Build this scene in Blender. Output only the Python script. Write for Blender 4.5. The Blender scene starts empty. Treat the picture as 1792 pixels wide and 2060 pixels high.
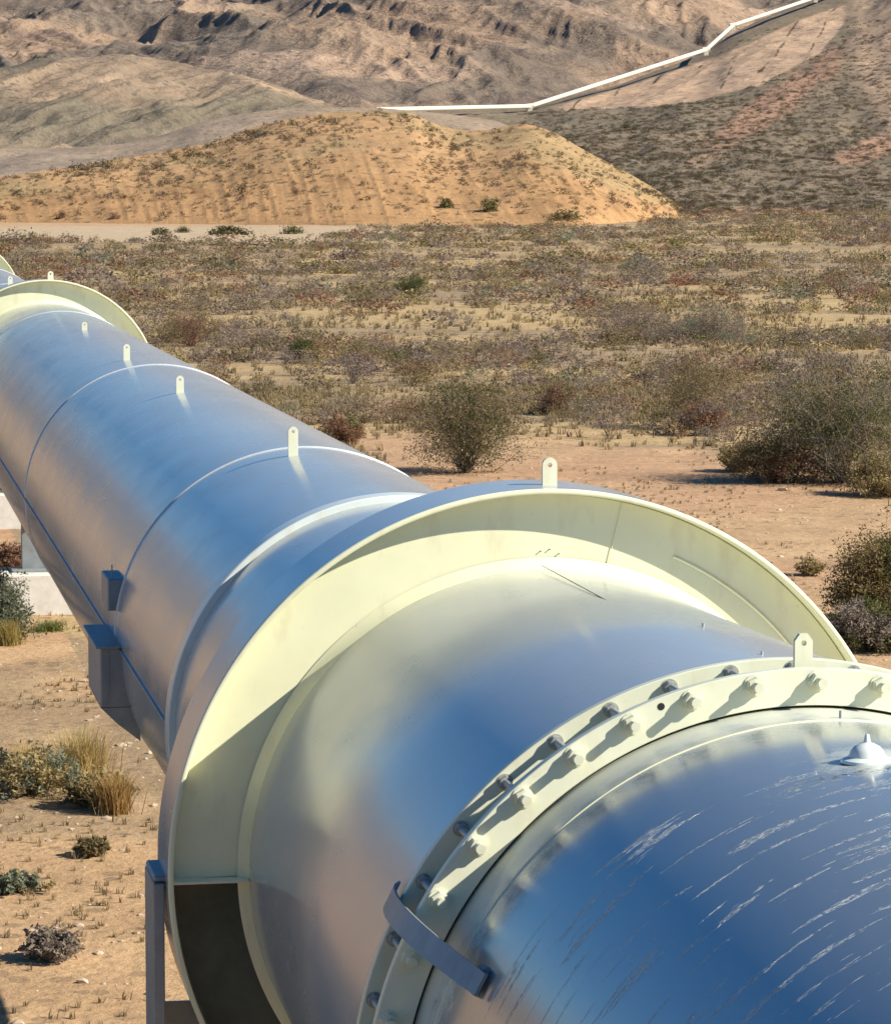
import bpy, math, random
import numpy as np
from mathutils import Matrix, Vector

# ------------------------------------------------------------------ camera, sky, sun, exposure
F, PX, PY, HOR, CAMH = 6962.0, 896.0, 1030.0, 355.07, 8.15
K = CAMH/7.0   # distances on the plain scale with the eye height     # lens in pixels of a 1792 px wide picture
C = bpy.context.scene.collection
cam_d = bpy.data.cameras.new("camera"); cam = bpy.data.objects.new("camera", cam_d); C.objects.link(cam)
PIT = math.atan((PY - HOR) / F)
cam.location = (0, 0, CAMH); cam.rotation_euler = (math.pi/2 - PIT, 0, 0)
cam_d.sensor_fit = 'HORIZONTAL'; cam_d.sensor_width = 36; cam_d.lens = F/1792*36
cam_d.clip_start = 0.3; cam_d.clip_end = 30000
bpy.context.scene.camera = cam

YAW = math.atan2(0.17925, 1.0)
a_ = Vector((-math.sin(YAW), math.cos(YAW), 0)); n_ = Vector((math.cos(YAW), math.sin(YAW), 0))
SUN = (n_*2.0 - a_*1.0 + Vector((0, 0, 1.55))).normalized()
EL = math.asin(SUN.z); AZ = math.atan2(SUN.x, SUN.y)
w = bpy.data.worlds.new("World"); bpy.context.scene.world = w; w.use_nodes = True
nt = w.node_tree; bg = nt.nodes["Background"]
sky = nt.nodes.new("ShaderNodeTexSky"); sky.sky_type = 'NISHITA'; sky.sun_disc = False
sky.sun_elevation = EL; sky.sun_rotation = AZ; sky.altitude = 1200; sky.air_density = 1.0; sky.dust_density = 0.0; sky.ozone_density = 5.0
hsv = nt.nodes.new('ShaderNodeHueSaturation'); hsv.inputs['Saturation'].default_value = 1.28
nt.links.new(sky.outputs[0], hsv.inputs['Color']); nt.links.new(hsv.outputs[0], bg.inputs[0]); bg.inputs[1].default_value = 0.068
sl = bpy.data.lights.new("sun", 'SUN'); sl.energy = 5.0; sl.angle = math.radians(0.5); sl.color = (1.0, 0.93, 0.82)
so = bpy.data.objects.new("sun", sl); C.objects.link(so); so.rotation_euler = SUN.to_track_quat('Z', 'Y').to_euler(); so.location = (60, -60, 80)
vs = bpy.context.scene.view_settings
vs.view_transform = 'Standard'; vs.look = 'None'; vs.exposure = 0.74; vs.gamma = 1.0

R = np.random.default_rng(7)

# ------------------------------------------------------------------ helpers
def tag(o, label=None, cat=None, group=None, kind=None):
    if label: o["label"] = label
    if cat: o["category"] = cat
    if group: o["group"] = group
    if kind: o["kind"] = kind
    return o

def mesh_np(name, V, Fq, mats, cols=None, uv=None, smooth=True, midx=None, parent=None):
    """V (n,3); Fq = int array (m,3|4) or list of such arrays"""
    Fl = Fq if isinstance(Fq, list) else [Fq]
    me = bpy.data.meshes.new(name)
    V = np.asarray(V, np.float32)
    me.vertices.add(len(V)); me.vertices.foreach_set("co", V.ravel())
    loops = np.concatenate([f.ravel() for f in Fl]).astype(np.int32)
    tot = np.concatenate([np.full(len(f), f.shape[1], np.int32) for f in Fl])
    st = np.concatenate([[0], np.cumsum(tot)[:-1]]).astype(np.int32)
    me.loops.add(len(loops)); me.loops.foreach_set("vertex_index", loops)
    me.polygons.add(len(tot)); me.polygons.foreach_set("loop_start", st)
    try: me.polygons.foreach_set("loop_total", tot)
    except Exception: pass
    me.polygons.foreach_set("use_smooth", np.full(len(tot), smooth))
    if midx is not None: me.polygons.foreach_set("material_index", np.asarray(midx, np.int32))
    for m in (mats if isinstance(mats, (list, tuple)) else [mats]): me.materials.append(m)
    if cols is not None:
        at = me.color_attributes.new("col", 'FLOAT_COLOR', 'POINT')
        c4 = np.ones((len(V), 4), np.float32); c4[:, :cols.shape[1]] = cols
        at.data.foreach_set("color", c4.ravel())
    if uv is not None:
        ul = me.uv_layers.new(name="UVMap"); ul.data.foreach_set("uv", np.asarray(uv, np.float32)[loops].ravel())
    me.update(calc_edges=True)
    o = bpy.data.objects.new(name, me); C.objects.link(o)
    if parent: o.parent = parent
    return o

class MB:
    """collects shapes of one part, built as one mesh"""
    def __init__(s): s.V = []; s.F3 = []; s.F4 = []; s.n = 0; s.U = []
    def add(s, V, F4=None, F3=None, uv=None):
        V = np.asarray(V, float); s.V.append(V)
        s.U.append(np.zeros((len(V), 2)) if uv is None else uv)
        if F4 is not None and len(F4): s.F4.append(np.asarray(F4) + s.n)
        if F3 is not None and len(F3): s.F3.append(np.asarray(F3) + s.n)
        s.n += len(V)
    def box(s, x0, x1, y0, y1, z0, z1, bev=0.0, M=None):
        b = min(bev, (x1-x0)/2.01, (y1-y0)/2.01, (z1-z0)/2.01)
        if b <= 0:
            V = np.array([(x, y, z) for z in (z0, z1) for y in (y0, y1) for x in (x0, x1)], float)
            F4 = [(0,2,3,1),(4,5,7,6),(0,1,5,4),(2,6,7,3),(0,4,6,2),(1,3,7,5)]; F3 = None
        else:
            V = []; idx = {}
            for ix, x in enumerate((x0, x1)):
                for iy, y in enumerate((y0, y1)):
                    for iz, z in enumerate((z0, z1)):
                        sx, sy, sz = (1-2*ix), (1-2*iy), (1-2*iz)
                        for k, p in enumerate(((x, y+sy*b, z+sz*b), (x+sx*b, y, z+sz*b), (x+sx*b, y+sy*b, z))):
                            idx[(ix, iy, iz, k)] = len(V); V.append(p)
            g = lambda *t: idx[t]
            F4 = []; F3 = []
            for s_ in (0, 1):
                F4.append([g(s_,0,0,0), g(s_,1,0,0), g(s_,1,1,0), g(s_,0,1,0)])
                F4.append([g(0,s_,0,1), g(1,s_,0,1), g(1,s_,1,1), g(0,s_,1,1)])
                F4.append([g(0,0,s_,2), g(1,0,s_,2), g(1,1,s_,2), g(0,1,s_,2)])
            for i in (0, 1):
                for j in (0, 1):
                    F4.append([g(i,j,0,0), g(i,j,1,0), g(i,j,1,1), g(i,j,0,1)])
                    F4.append([g(i,0,j,0), g(i,1,j,0), g(i,1,j,2), g(i,0,j,2)])
                    F4.append([g(0,i,j,1), g(1,i,j,1), g(1,i,j,2), g(0,i,j,2)])
                    for k in (0, 1): F3.append([g(i,j,k,0), g(i,j,k,1), g(i,j,k,2)])
            V = np.array(V)
        if M is not None: V = xf(V, M)
        s.add(V, F4, F3)
    def prism(s, poly, h0, h1, M):
        """outline poly (x,y) between heights h0,h1, placed by matrix M"""
        n = len(poly); V = [(x, y, h0) for x, y in poly] + [(x, y, h1) for x, y in poly]
        c0 = np.mean(poly, 0); V += [(c0[0], c0[1], h0), (c0[0], c0[1], h1)]
        F4 = [(i, (i+1) % n, n+(i+1) % n, n+i) for i in range(n)]
        F3 = [((i+1) % n, i, 2*n) for i in range(n)] + [(n+i, n+(i+1) % n, 2*n+1) for i in range(n)]
        s.add(xf(np.array(V, float), M), F4, F3)
    def tube(s, pts, rad, k=10, caps=True):
        pts = [Vector(p) for p in pts]; rad = rad if hasattr(rad, '__len__') else [rad]*len(pts)
        V = []; F4 = []; F3 = []
        for i, p in enumerate(pts):
            d = (pts[min(i+1, len(pts)-1)] - pts[max(i-1, 0)]).normalized()
            u = d.cross(Vector((0, 0, 1)));  u = u.normalized() if u.length > 1e-3 else Vector((1, 0, 0)); v = d.cross(u)
            for j in range(k):
                t = 2*math.pi*j/k; V.append(p + (u*math.cos(t) + v*math.sin(t))*rad[i])
        for i in range(len(pts)-1):
            for j in range(k): F4.append((i*k+j, i*k+(j+1) % k, (i+1)*k+(j+1) % k, (i+1)*k+j))
        if caps:
            V += [pts[0], pts[-1]]; a = len(V)-2; e = (len(pts)-1)*k
            for j in range(k): F3 += [(a, (j+1) % k, j), (a+1, e+j, e+(j+1) % k)]
        s.add(np.array([tuple(v) for v in V]), F4, F3)
    def build(s, name, mat, parent=None, smooth=False, sharp=None):
        Fl = []
        if s.F4: Fl.append(np.concatenate(s.F4))
        if s.F3: Fl.append(np.concatenate(s.F3))
        o = mesh_np(name, np.concatenate(s.V), Fl, mat, uv=np.concatenate(s.U), smooth=smooth, parent=parent)
        if sharp: o.data.set_sharp_from_angle(angle=math.radians(sharp))
        return o

def xf(V, M):
    M = np.array(M); return V @ M[:3, :3].T + M[:3, 3]

def fixn(o):
    import bmesh
    bm = bmesh.new(); bm.from_mesh(o.data); bmesh.ops.recalc_face_normals(bm, faces=bm.faces); bm.to_mesh(o.data); bm.free(); return o

def _h(ix, iy, seed):
    n = (ix*374761393 + iy*668265263 + seed*974634777) & 0xFFFFFFFF
    n = ((n ^ (n >> 13))*1274126177) & 0xFFFFFFFF
    n = n ^ (n >> 16)
    return (n & 0xFFFFFF)/float(0xFFFFFF)
def vnoise(x, y, seed=0):
    x = np.asarray(x, float); y = np.asarray(y, float)
    ix = np.floor(x).astype(np.int64); iy = np.floor(y).astype(np.int64); fx = x-ix; fy = y-iy
    fx = fx*fx*fx*(fx*(fx*6-15)+10); fy = fy*fy*fy*(fy*(fy*6-15)+10)
    a = _h(ix, iy, seed); b = _h(ix+1, iy, seed); c = _h(ix, iy+1, seed); d = _h(ix+1, iy+1, seed)
    return (a*(1-fx)+b*fx)*(1-fy)+(c*(1-fx)+d*fx)*fy
def fbm(x, y, oct=5, seed=0, gain=.5):
    s = 0; amp = 1; tot = 0
    for o in range(oct):
        s = s+amp*vnoise(x*2**o+o*17.3, y*2**o-o*9.1, seed+o); tot += amp; amp *= gain
    return s/tot
def ridged(x, y, oct=5, seed=0, gain=.55):
    s = 0; amp = 1; tot = 0
    for o in range(oct):
        s = s+amp*(1-np.abs(2*vnoise(x*2**o+o*31.7, y*2**o+o*5.9, seed+o)-1)); tot += amp; amp *= gain
    return s/tot
def sstep(a, b, x):
    t = np.clip((x-a)/(b-a), 0, 1); return t*t*(3-2*t)

def px_ray(x, y):
    """direction through a pixel, scaled so that its world-Y is 1 -> (X, Z) per metre of depth"""
    X = (np.asarray(x, float)-PX)/F; Y = -(np.asarray(y, float)-PY)/F
    wy = math.cos(PIT)+Y*math.sin(PIT); wz = Y*math.cos(PIT)-math.sin(PIT)
    return X/wy, wz/wy
def to_px(P):
    P = np.atleast_2d(P); d = P-np.array([0, 0, CAMH])
    f = d[:, 1]*math.cos(PIT)-d[:, 2]*math.sin(PIT); u = d[:, 1]*math.sin(PIT)+d[:, 2]*math.cos(PIT)
    return PX+F*d[:, 0]/f, PY-F*u/f
def ground_pt(x, y, gz=0.0):
    X, Z = px_ray(x, y); D = (gz-CAMH)/Z; return X*D, D

# ------------------------------------------------------------------ materials
def mat(name):
    m = bpy.data.materials.new(name); m.use_nodes = True
    nt = m.node_tree; return m, nt, nt.nodes["Principled BSDF"]
def N(nt, t, **k):
    n = nt.nodes.new("ShaderNode"+t)
    for a, b in k.items():
        if a in ('inp',):
            for i, v in b.items(): n.inputs[i].default_value = v
        else: setattr(n, a, b)
    return n
def noise(nt, vec, scale, detail=4, rough=.55, dist=0):
    n = N(nt, 'TexNoise', inp={'Scale': scale, 'Detail': detail, 'Roughness': rough, 'Distortion': dist})
    if vec is not None: nt.links.new(vec, n.inputs['Vector'])
    return n.outputs['Fac']
def ramp(nt, fac, stops, interp='LINEAR'):
    r = N(nt, 'ValToRGB'); e = r.color_ramp.elements; r.color_ramp.interpolation = interp
    while len(e) < len(stops): e.new(0.5)
    for i, (p, c) in enumerate(stops):
        e[i].position = p; e[i].color = (c, c, c, 1) if not hasattr(c, '__len__') else (*c, 1)
    nt.links.new(fac, r.inputs[0]); return r.outputs[0]
def mix(nt, fac, a, b, mode='MIX'):
    m = N(nt, 'Mix', data_type='RGBA', blend_type=mode)
    for v, i in ((fac, 0), (a, 6), (b, 7)):
        if hasattr(v, 'is_linked'): nt.links.new(v, m.inputs[i])
        elif i == 0: m.inputs[0].default_value = v
        else: m.inputs[i].default_value = (*v, 1)
    return m.outputs[2]
def mapping(nt, src, scale=(1, 1, 1), rot=(0, 0, 0)):
    m = N(nt, 'Mapping'); m.inputs['Scale'].default_value = scale; m.inputs['Rotation'].default_value = rot
    nt.links.new(src, m.inputs[0]); return m.outputs[0]
def math_(nt, op, a, b=None, c=None):
    m = N(nt, 'Math', operation=op)
    for i, v in enumerate((a, b, c)):
        if v is None: continue
        if hasattr(v, 'is_linked'): nt.links.new(v, m.inputs[i])
        else: m.inputs[i].default_value = v
    return m.outputs[0]
def bump(nt, bsdf, h, strength, dist, prev=None):
    b = N(nt, 'Bump'); b.inputs['Strength'].default_value = strength; b.inputs['Distance'].default_value = dist
    nt.links.new(h, b.inputs['Height'])
    if prev is not None: nt.links.new(prev, b.inputs['Normal'])
    nt.links.new(b.outputs[0], bsdf.inputs['Normal']); return b.outputs[0]
def posn(nt):
    return N(nt, 'NewGeometry').outputs['Position']

def shell_paint(name, base=(0.43, 0.46, 0.455), metal=0.12, rough=0.22, chips=False):
    m, nt, b = mat(name)
    tc = N(nt, 'TexCoord'); ob = tc.outputs['Object']; uv = tc.outputs['UV']
    n1 = noise(nt, mapping(nt, ob, (1, .35, 1)), .9, 4); n2 = noise(nt, ob, 14, 5, .65)
    col = mix(nt, ramp(nt, n1, [(.3, 0.0), (.7, 1.0)]), tuple(c*.90 for c in base), tuple(min(1, c*1.08) for c in base))
    dust = ramp(nt, n2, [(.45, 0.0), (.8, .22)])
    col = mix(nt, dust, col, (.46, .40, .31))
    rgh = ramp(nt, noise(nt, mapping(nt, ob, (1, .5, 1)), 2.3, 5, .6), [(.3, rough*.85), (.75, rough*1.35)])
    h = noise(nt, mapping(nt, ob, (1, .25, 1)), 1.1, 2)
    nb = None
    if chips:
        # chipped drag marks running round the shell: streaks long round the tube, short along it
        u = mapping(nt, uv, (1.3, 10.5, 1), (0, 0, .05))
        s1 = noise(nt, u, 1.0, 3, .6, .35)
        s2 = noise(nt, mapping(nt, uv, (34, 75, 1)), 1.0, 5, .8)
        reg = noise(nt, mapping(nt, uv, (.9, 1.3, 1)), 1.0, 2)
        st = ramp(nt, s1, [(.575, 0.0), (.59, 1.0), (.64, 1.0), (.66, .25)])
        dots = ramp(nt, s2, [(.51, 0.0), (.545, 1.0)])
        sep = N(nt, 'SeparateXYZ'); nt.links.new(uv, sep.inputs[0])
        near = ramp(nt, math_(nt, 'MULTIPLY_ADD', sep.outputs[1], -1.0, 13.3), [(0.0, 0.0), (.45, 1.0)])
        msk = math_(nt, 'MULTIPLY', math_(nt, 'MULTIPLY', st, dots), math_(nt, 'MULTIPLY', near, ramp(nt, reg, [(.38, 0.1), (.52, 1.0)])))
        col = mix(nt, msk, col, (.74, .78, .76))
        # cream overspray next to the flange
        osn = noise(nt, uv, 9, 4, .7)
        band = ramp(nt, math_(nt, 'ADD', math_(nt, 'MULTIPLY_ADD', sep.outputs[1], 1.0, -13.72), math_(nt, 'MULTIPLY_ADD', osn, .9, -.45)), [(.02, 0.0), (.4, .75)])
        vx = N(nt, 'VectorMath', operation='DISTANCE'); nt.links.new(uv, vx.inputs[0]); vx.inputs[1].default_value = (0.02, 12.98, 0)
        spot = ramp(nt, math_(nt, 'ADD', vx.outputs['Value'], math_(nt, 'MULTIPLY_ADD', osn, .5, -.25)), [(.12, .9), (.36, 0.0)])
        osp = math_(nt, 'MAXIMUM', band, spot)
        row = math_(nt, 'ABSOLUTE', math_(nt, 'SUBTRACT', math_(nt, 'ADD', sep.outputs[1], math_(nt, 'MULTIPLY', reg, .16)), 12.84))
        pits = math_(nt, 'MULTIPLY', ramp(nt, row, [(.02, 1.0), (.06, 0.0)]), ramp(nt, noise(nt, mapping(nt, uv, (26, 40, 1)), 1.0, 3, .6), [(.54, 0.0), (.58, 1.0)]))
        pits = math_(nt, 'MULTIPLY', pits, ramp(nt, math_(nt, 'ABSOLUTE', sep.outputs[0]), [(.35, 1.0), (.6, 0.0)]))
        col = mix(nt, pits, mix(nt, osp, col, (.74, .76, .62)), (.06, .06, .06))
        rgh = mix(nt, math_(nt, 'MAXIMUM', osp, msk), rgh, (.6, .6, .6))
        mt = math_(nt, 'MULTIPLY', math_(nt, 'SUBTRACT', 1.0, math_(nt, 'MAXIMUM', osp, msk)), metal)
        nt.links.new(mt, b.inputs['Metallic'])
        nb = bump(nt, b, math_(nt, 'SUBTRACT', msk, pits), .9, .018)
    else: b.inputs['Metallic'].default_value = metal
    nt.links.new(col, b.inputs['Base Color']); nt.links.new(rgh, b.inputs['Roughness'])
    bump(nt, b, h, .06, .12, nb)
    b.inputs['Coat Weight'].default_value = .35; b.inputs['Coat Roughness'].default_value = .12; b.inputs['Coat IOR'].default_value = 1.55
    return m

def cream_paint(name='cream_paint', base=(.82, .81, .53), rough=.38):
    m, nt, b = mat(name)
    ob = N(nt, 'TexCoord').outputs['Object']
    n1 = noise(nt, ob, 1.6, 5, .6); n2 = noise(nt, ob, 22, 5, .7); n3 = noise(nt, mapping(nt, ob, (1, 1, .35)), 7, 4, .6)
    col = mix(nt, ramp(nt, n1, [(.35, 0.0), (.7, 1.0)]), base, tuple(c*.9 for c in base))
    col = mix(nt, ramp(nt, n3, [(.54, 0.0), (.74, .5)]), col, (.62, .56, .36))
    col = mix(nt, ramp(nt, n2, [(.66, 0.0), (.74, .45)]), col, (.42, .36, .25))
    nt.links.new(col, b.inputs['Base Color']); b.inputs['Roughness'].default_value = rough
    bump(nt, b, noise(nt, ob, 3.5, 3), .08, .03)
    return m

def simple(name, base, rough=.5, metal=0, scale=8, var=.25, bs=.2, bd=.01):
    m, nt, b = mat(name); ob = N(nt, 'TexCoord').outputs['Object']
    n = noise(nt, ob, scale, 5, .65)
    col = mix(nt, ramp(nt, n, [(.3, 0.0), (.7, 1.0)]), tuple(c*(1-var) for c in base), tuple(min(1, c*(1+var)) for c in base))
    nt.links.new(col, b.inputs['Base Color']); b.inputs['Roughness'].default_value = rough; b.inputs['Metallic'].default_value = metal
    bump(nt, b, noise(nt, ob, scale*2.5, 4), bs, bd)
    return m

def veg_mat(name, tint=(1, 1, 1), trans=.15):
    m, nt, b = mat(name)
    at = N(nt, 'Attribute', attribute_name='col').outputs['Color']
    rnd = N(nt, 'ObjectInfo').outputs['Random']
    v = ramp(nt, rnd, [(0, (.88, .86, .86)), (.5, (1, 1, 1)), (1, (1.0, .92, .80))])
    col = mix(nt, 1.0, mix(nt, 1.0, at, v, 'MULTIPLY'), tint, 'MULTIPLY')
    nt.links.new(col, b.inputs['Base Color']); b.inputs['Roughness'].default_value = .75
    b.inputs['Specular IOR Level'].default_value = .15
    tr = N(nt, 'BsdfTranslucent'); nt.links.new(col, tr.inputs[0]); ms = N(nt, 'MixShader'); ms.inputs[0].default_value = .38
    nt.links.new(b.outputs[0], ms.inputs[1]); nt.links.new(tr.outputs[0], ms.inputs[2])
    out = [n for n in nt.nodes if n.type == 'OUTPUT_MATERIAL'][0]; nt.links.new(ms.outputs[0], out.inputs[0])
    return m

def earth_mat(name, s1, s2, speck=(.10, .085, .06), speck_scale=1.0, speck_amt=.5, bumpd=.3, bscale=1.0, streak=None):
    """colour from the surface's own attribute, broken up by noise; dark specks are small plants and stones"""
    m, nt, b = mat(name); p = posn(nt)
    at = N(nt, 'Attribute', attribute_name='col').outputs['Color']
    n1 = noise(nt, p, s1, 6, .65); n2 = noise(nt, p, s2, 6, .7)
    col = mix(nt, ramp(nt, n1, [(.3, 0.0), (.7, 1.0)]), mix(nt, 1.0, at, (.80, .78, .76), 'MULTIPLY'), mix(nt, 1.0, at, (1.16, 1.16, 1.14), 'MULTIPLY'))
    col = mix(nt, ramp(nt, n2, [(.35, .55), (.6, 0.0)]), col, mix(nt, 1.0, at, (.62, .60, .60), 'MULTIPLY'))
    if speck_amt > 0:
        vo = N(nt, 'TexVoronoi', feature='F1', inp={'Scale': speck_scale, 'Randomness': 1.0}); nt.links.new(p, vo.inputs['Vector'])
        rr = N(nt, 'SeparateColor'); nt.links.new(vo.outputs['Color'], rr.inputs[0])
        thr = math_(nt, 'MULTIPLY', rr.outputs[0], .42)
        s = math_(nt, 'LESS_THAN', vo.outputs['Distance'], thr)
        dens = ramp(nt, noise(nt, p, speck_scale*.12, 3), [(.35, .25), (.6, 1.0)])
        s = math_(nt, 'MULTIPLY', math_(nt, 'MULTIPLY', s, speck_amt), dens)
        col = mix(nt, s, col, speck)
    nt.links.new(col, b.inputs['Base Color']); b.inputs['Roughness'].default_value = .95; b.inputs['Specular IOR Level'].default_value = .1
    h = math_(nt, 'ADD', n1, math_(nt, 'MULTIPLY', n2, .5))
    bump(nt, b, h, 1.0, bumpd)
    return m

M_shell = shell_paint('grey_gloss_paint')
M_near = shell_paint('scratched_grey_paint', (.30, .335, .34), .30, .15, chips=True)
M_cream = cream_paint()
M_creamd = cream_paint('flange_cream_paint', (.74, .75, .55), .36)
M_band = cream_paint('band_paint', (.74, .80, .72), .25)
M_steel = simple('galvanised_steel', (.40, .41, .37), .4, .3, 40, .2)
M_bracket = simple('blue_grey_steel_paint', (.26, .285, .29), .45, .25, 6, .15, .05)
M_shaded = simple('shade_dark_steel', (.13, .16, .125), .6, 0, 6, .2)  # dark tone paints in the shade below the ring's shelf
M_dark = simple('rubber_and_hole_black', (.012, .012, .012), .8)
M_conc = simple('pale_concrete', (.62, .59, .52), .9, 0, 5, .12, .3, .01)
M_weld = simple('weld_metal', (.60, .64, .62), .35, .2, 60, .15, .5, .004)
M_white = simple('white_pipe_paint', (.68, .62, .48), .6, 0, .05, .04, 0, .01)
M_veg = veg_mat('shrub_foliage'); M_stem = simple('grey_twig_bark', (.30, .27, .23), .9, 0, 20, .3)
M_grass = veg_mat('dry_grass_blades')
M_stone = simple('pale_stone', (.44, .34, .24), .9, 0, 3, .3, .4, .02)
M_bundle = simple('black_sheeting', (.010, .011, .016), .45, 0, 3, .3, .6, .05)

# ------------------------------------------------------------------ ground: one sheet round the camera, out to the mountains
GROUND_END = 1000.0
def gheight(X, Y):
    D = np.hypot(X, Y)
    z = (fbm(X/9.0, Y/9.0, 4, 11)-.5)*.34*sstep(20, 70, D) + (fbm(X/2.2, Y/2.2, 4, 12)-.5)*.09
    z = z + (fbm(X/60.0, Y/60.0, 3, 13)-.5)*.9*sstep(90, 220, D)*(1-sstep(400, 470, D))
    return z
def zone_px(X, Y):
    return to_px(np.stack([np.ravel(X), np.ravel(Y), np.zeros(np.size(X))], 1))
def bareness(X, Y):
    """1 where the earth is bare (tracks beside the tube), 0 in the scrub"""
    X = np.asarray(X, float); Y = np.asarray(Y, float)
    lat = X*math.cos(YAW)+Y*math.sin(YAW)-4.143; wob = (fbm(X/7, Y/7, 4, 21)-.5)
    # bare track on the right of the tube, parallel with it
    right = sstep(-2, 1, lat)*(1-sstep(0, 10, lat+Y*-.055+wob*9-7.0))
    edge = 92+16*sstep(7, 15, lat)*(1-sstep(20, 26, lat))
    near = 1-sstep(edge-5, edge+5, Y+wob*20)
    r = near*sstep(0, 2, lat)
    left = (lat < 0)*(1-.75*sstep(.50, .60, fbm(X/5, Y/5, 4, 22)))
    far = sstep(432, 443, Y)*(X < -16+ (wob*30))
    return np.clip(np.maximum(np.maximum(r, left*.95), far), 0, 1)

az = np.concatenate([np.linspace(-180, -22, 60)[:-1], np.linspace(-22, -10, 60)[:-1], np.linspace(-10, 10, 560), np.linspace(10, 22, 60)[1:], np.linspace(22, 180, 60)[1:]])
rad = np.concatenate([[.5, 4, 10, 16], np.exp(np.linspace(math.log(20), math.log(GROUND_END), 520))])
A, Rr = np.meshgrid(np.radians(az), rad); GX = Rr*np.sin(A); GY = Rr*np.cos(A)
GZ = gheight(GX, GY)
outer = Rr > 300
GZ = GZ + np.where(np.abs(A) > math.radians(30), sstep(400, 1000, Rr)*40*ridged(GX/260, GY/260, 4, 5), 0)   # hills round the plain
b = bareness(GX, GY)
nz = fbm(GX/3.1, GY/3.1, 5, 31)[..., None]; nz2 = fbm(GX/18., GY/18., 4, 32)[..., None]; nz3 = fbm(GX/40., GY/11., 4, 33)[..., None]
bare_c = np.array([.46, .30, .165])*(1-nz) + np.array([.57, .39, .22])*nz
pink = np.array([.50, .29, .18]); bare_c = bare_c*(1-sstep(.5, .62, nz2)*.45) + pink*sstep(.5, .62, nz2)*.45
litter = np.array([.52, .375, .185])*(1-nz2) + np.array([.42, .305, .165])*nz2
grey = np.array([.26, .195, .14]); litter = litter*(1-sstep(.45, .62, nz3)*.6)+grey*sstep(.45, .62, nz3)*.6
cc = bare_c*b[..., None] + litter*(1-b[..., None])
road = (sstep(428, 440, GY)*(1-sstep(560, 590, GY))*(1-sstep(-16, -6, GX+(nz[..., 0]-.5)*24)))[..., None]
cc = cc*(1-road) + np.array([.52, .40, .26])*road
n1_, n2_ = GX.shape
idx = np.arange(n1_*n2_).reshape(n1_, n2_)
Fq = np.stack([idx[:-1, :-1], idx[:-1, 1:], idx[1:, 1:], idx[1:, :-1]], -1).reshape(-1, 4)[:, ::-1]
M_ground = earth_mat('desert_earth', .55, 5.5, (.16, .12, .08), 2.6, .55, .09)
g = mesh_np('ground', np.stack([GX, GY, GZ], -1).reshape(-1, 3), Fq, M_ground, cols=cc.reshape(-1, 3))
tag(g, kind='structure')

# ------------------------------------------------------------------ hills and mountains, each its own sheet of land
def interp(xs, pts, w=0):
    p = np.array(pts, float)
    if not w: return np.interp(xs, p[:, 0], p[:, 1])
    return sum(np.interp(xs+d, p[:, 0], p[:, 1]) for d in np.linspace(-w, w, 11))/11
XS = np.concatenate([np.linspace(-6400, -320, 120)[:-1], np.linspace(-320, 2120, 620), np.linspace(2120, 4400, 50)[1:]])
def layer(name, foot, crest, Df, Dc, rows, rough, colf, material, shape=1.0, back=.35, bd=1.6, ground=False):
    """foot/crest: ground line and skyline heights by bearing; Df/Dc: their distances"""
    T = np.concatenate([np.linspace(-.08, 1, rows), np.linspace(1, 1+back, 24)[1:]])
    xs, T = np.meshgrid(XS, T)
    df = interp(xs, Df, 160)*K; dc = interp(xs, Dc, 160)*K
    if ground: df = -CAMH/px_ray(xs, interp(xs, foot, 40))[1]; dc = np.maximum(dc, df+4)
    X0, Z0 = px_ray(xs, interp(xs, foot, 40)); X1, Z1 = px_ray(xs, interp(xs, crest, 22))
    zf = CAMH+Z0*df; zc = CAMH+Z1*dc
    D = df+(dc-df)*T; tt = np.clip(T, -.08, 1)
    h = np.sign(tt)*np.abs(tt)**shape
    z = zf+(zc-zf)*h - np.clip(T-1, 0, None)*(zc-zf+20)*bd
    X = D*(X0*(1-np.clip(T, 0, 1))+X1*np.clip(T, 0, 1)); Y = D
    z = z+rough(X, Y, T, xs)
    ii = np.arange(xs.size).reshape(xs.shape)
    Fq = np.stack([ii[:-1, :-1], ii[:-1, 1:], ii[1:, 1:], ii[1:, :-1]], -1).reshape(-1, 4)
    P = np.stack([X, Y, z], -1)
    px, py = to_px(P.reshape(-1, 3)); px = px.reshape(xs.shape); py = py.reshape(xs.shape)
    col = colf(X, Y, T, px, py, z)
    o = mesh_np(name, P.reshape(-1, 3), Fq, material, cols=col.reshape(-1, 3))
    tag(o, kind='structure'); return P, T, px, py
def lerp3(a, b, t): return np.array(a)*(1-t[..., None])+np.array(b)*t[..., None]

# orange mound across the plain
def r_mound(X, Y, T, xs):
    wave = np.clip(T, 0, 1)*(1-np.clip(T, 0, 1)*.4)
    g = ridged((X+T*12)/2.1, T*1.6, 4, 41)-.6
    lo = (1-sstep(.35, .75, T))*sstep(-.02, .08, T)
    return g*.34*lo + (fbm(X/14, Y/22, 4, 42)-.5)*3.4*wave*(1-.75*sstep(.8, 1, T)) + (fbm(X/3, Y/4, 3, 43)-.5)*.5*wave
def c_mound(X, Y, T, px, py, z):
    n = fbm(X/9, Y/14, 5, 44); n2 = fbm(X/30, Y/40, 4, 45); lo = 1-sstep(.3, .62, T+(n-.5)*.3)
    c = lerp3((.44, .275, .14), (.52, .32, .155), n)
    c = c*(1-lo[..., None]*.6)+np.array([.56, .32, .14])*lo[..., None]*.5
    gr = sstep(.52, .66, n2)*sstep(.3, .6, T)*.5
    c = c*(1-gr[..., None])+np.array([.33, .26, .13])*gr[..., None]
    rill = (sstep(.70, .84, ridged((X+T*12)/2.1, T*1.6, 4, 41))*lo)[..., None]
    return c*(1-rill*.25)
M_mound = earth_mat('mound_earth', .12, 1.4, (.14, .10, .055), .34, .75, .5)
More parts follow.
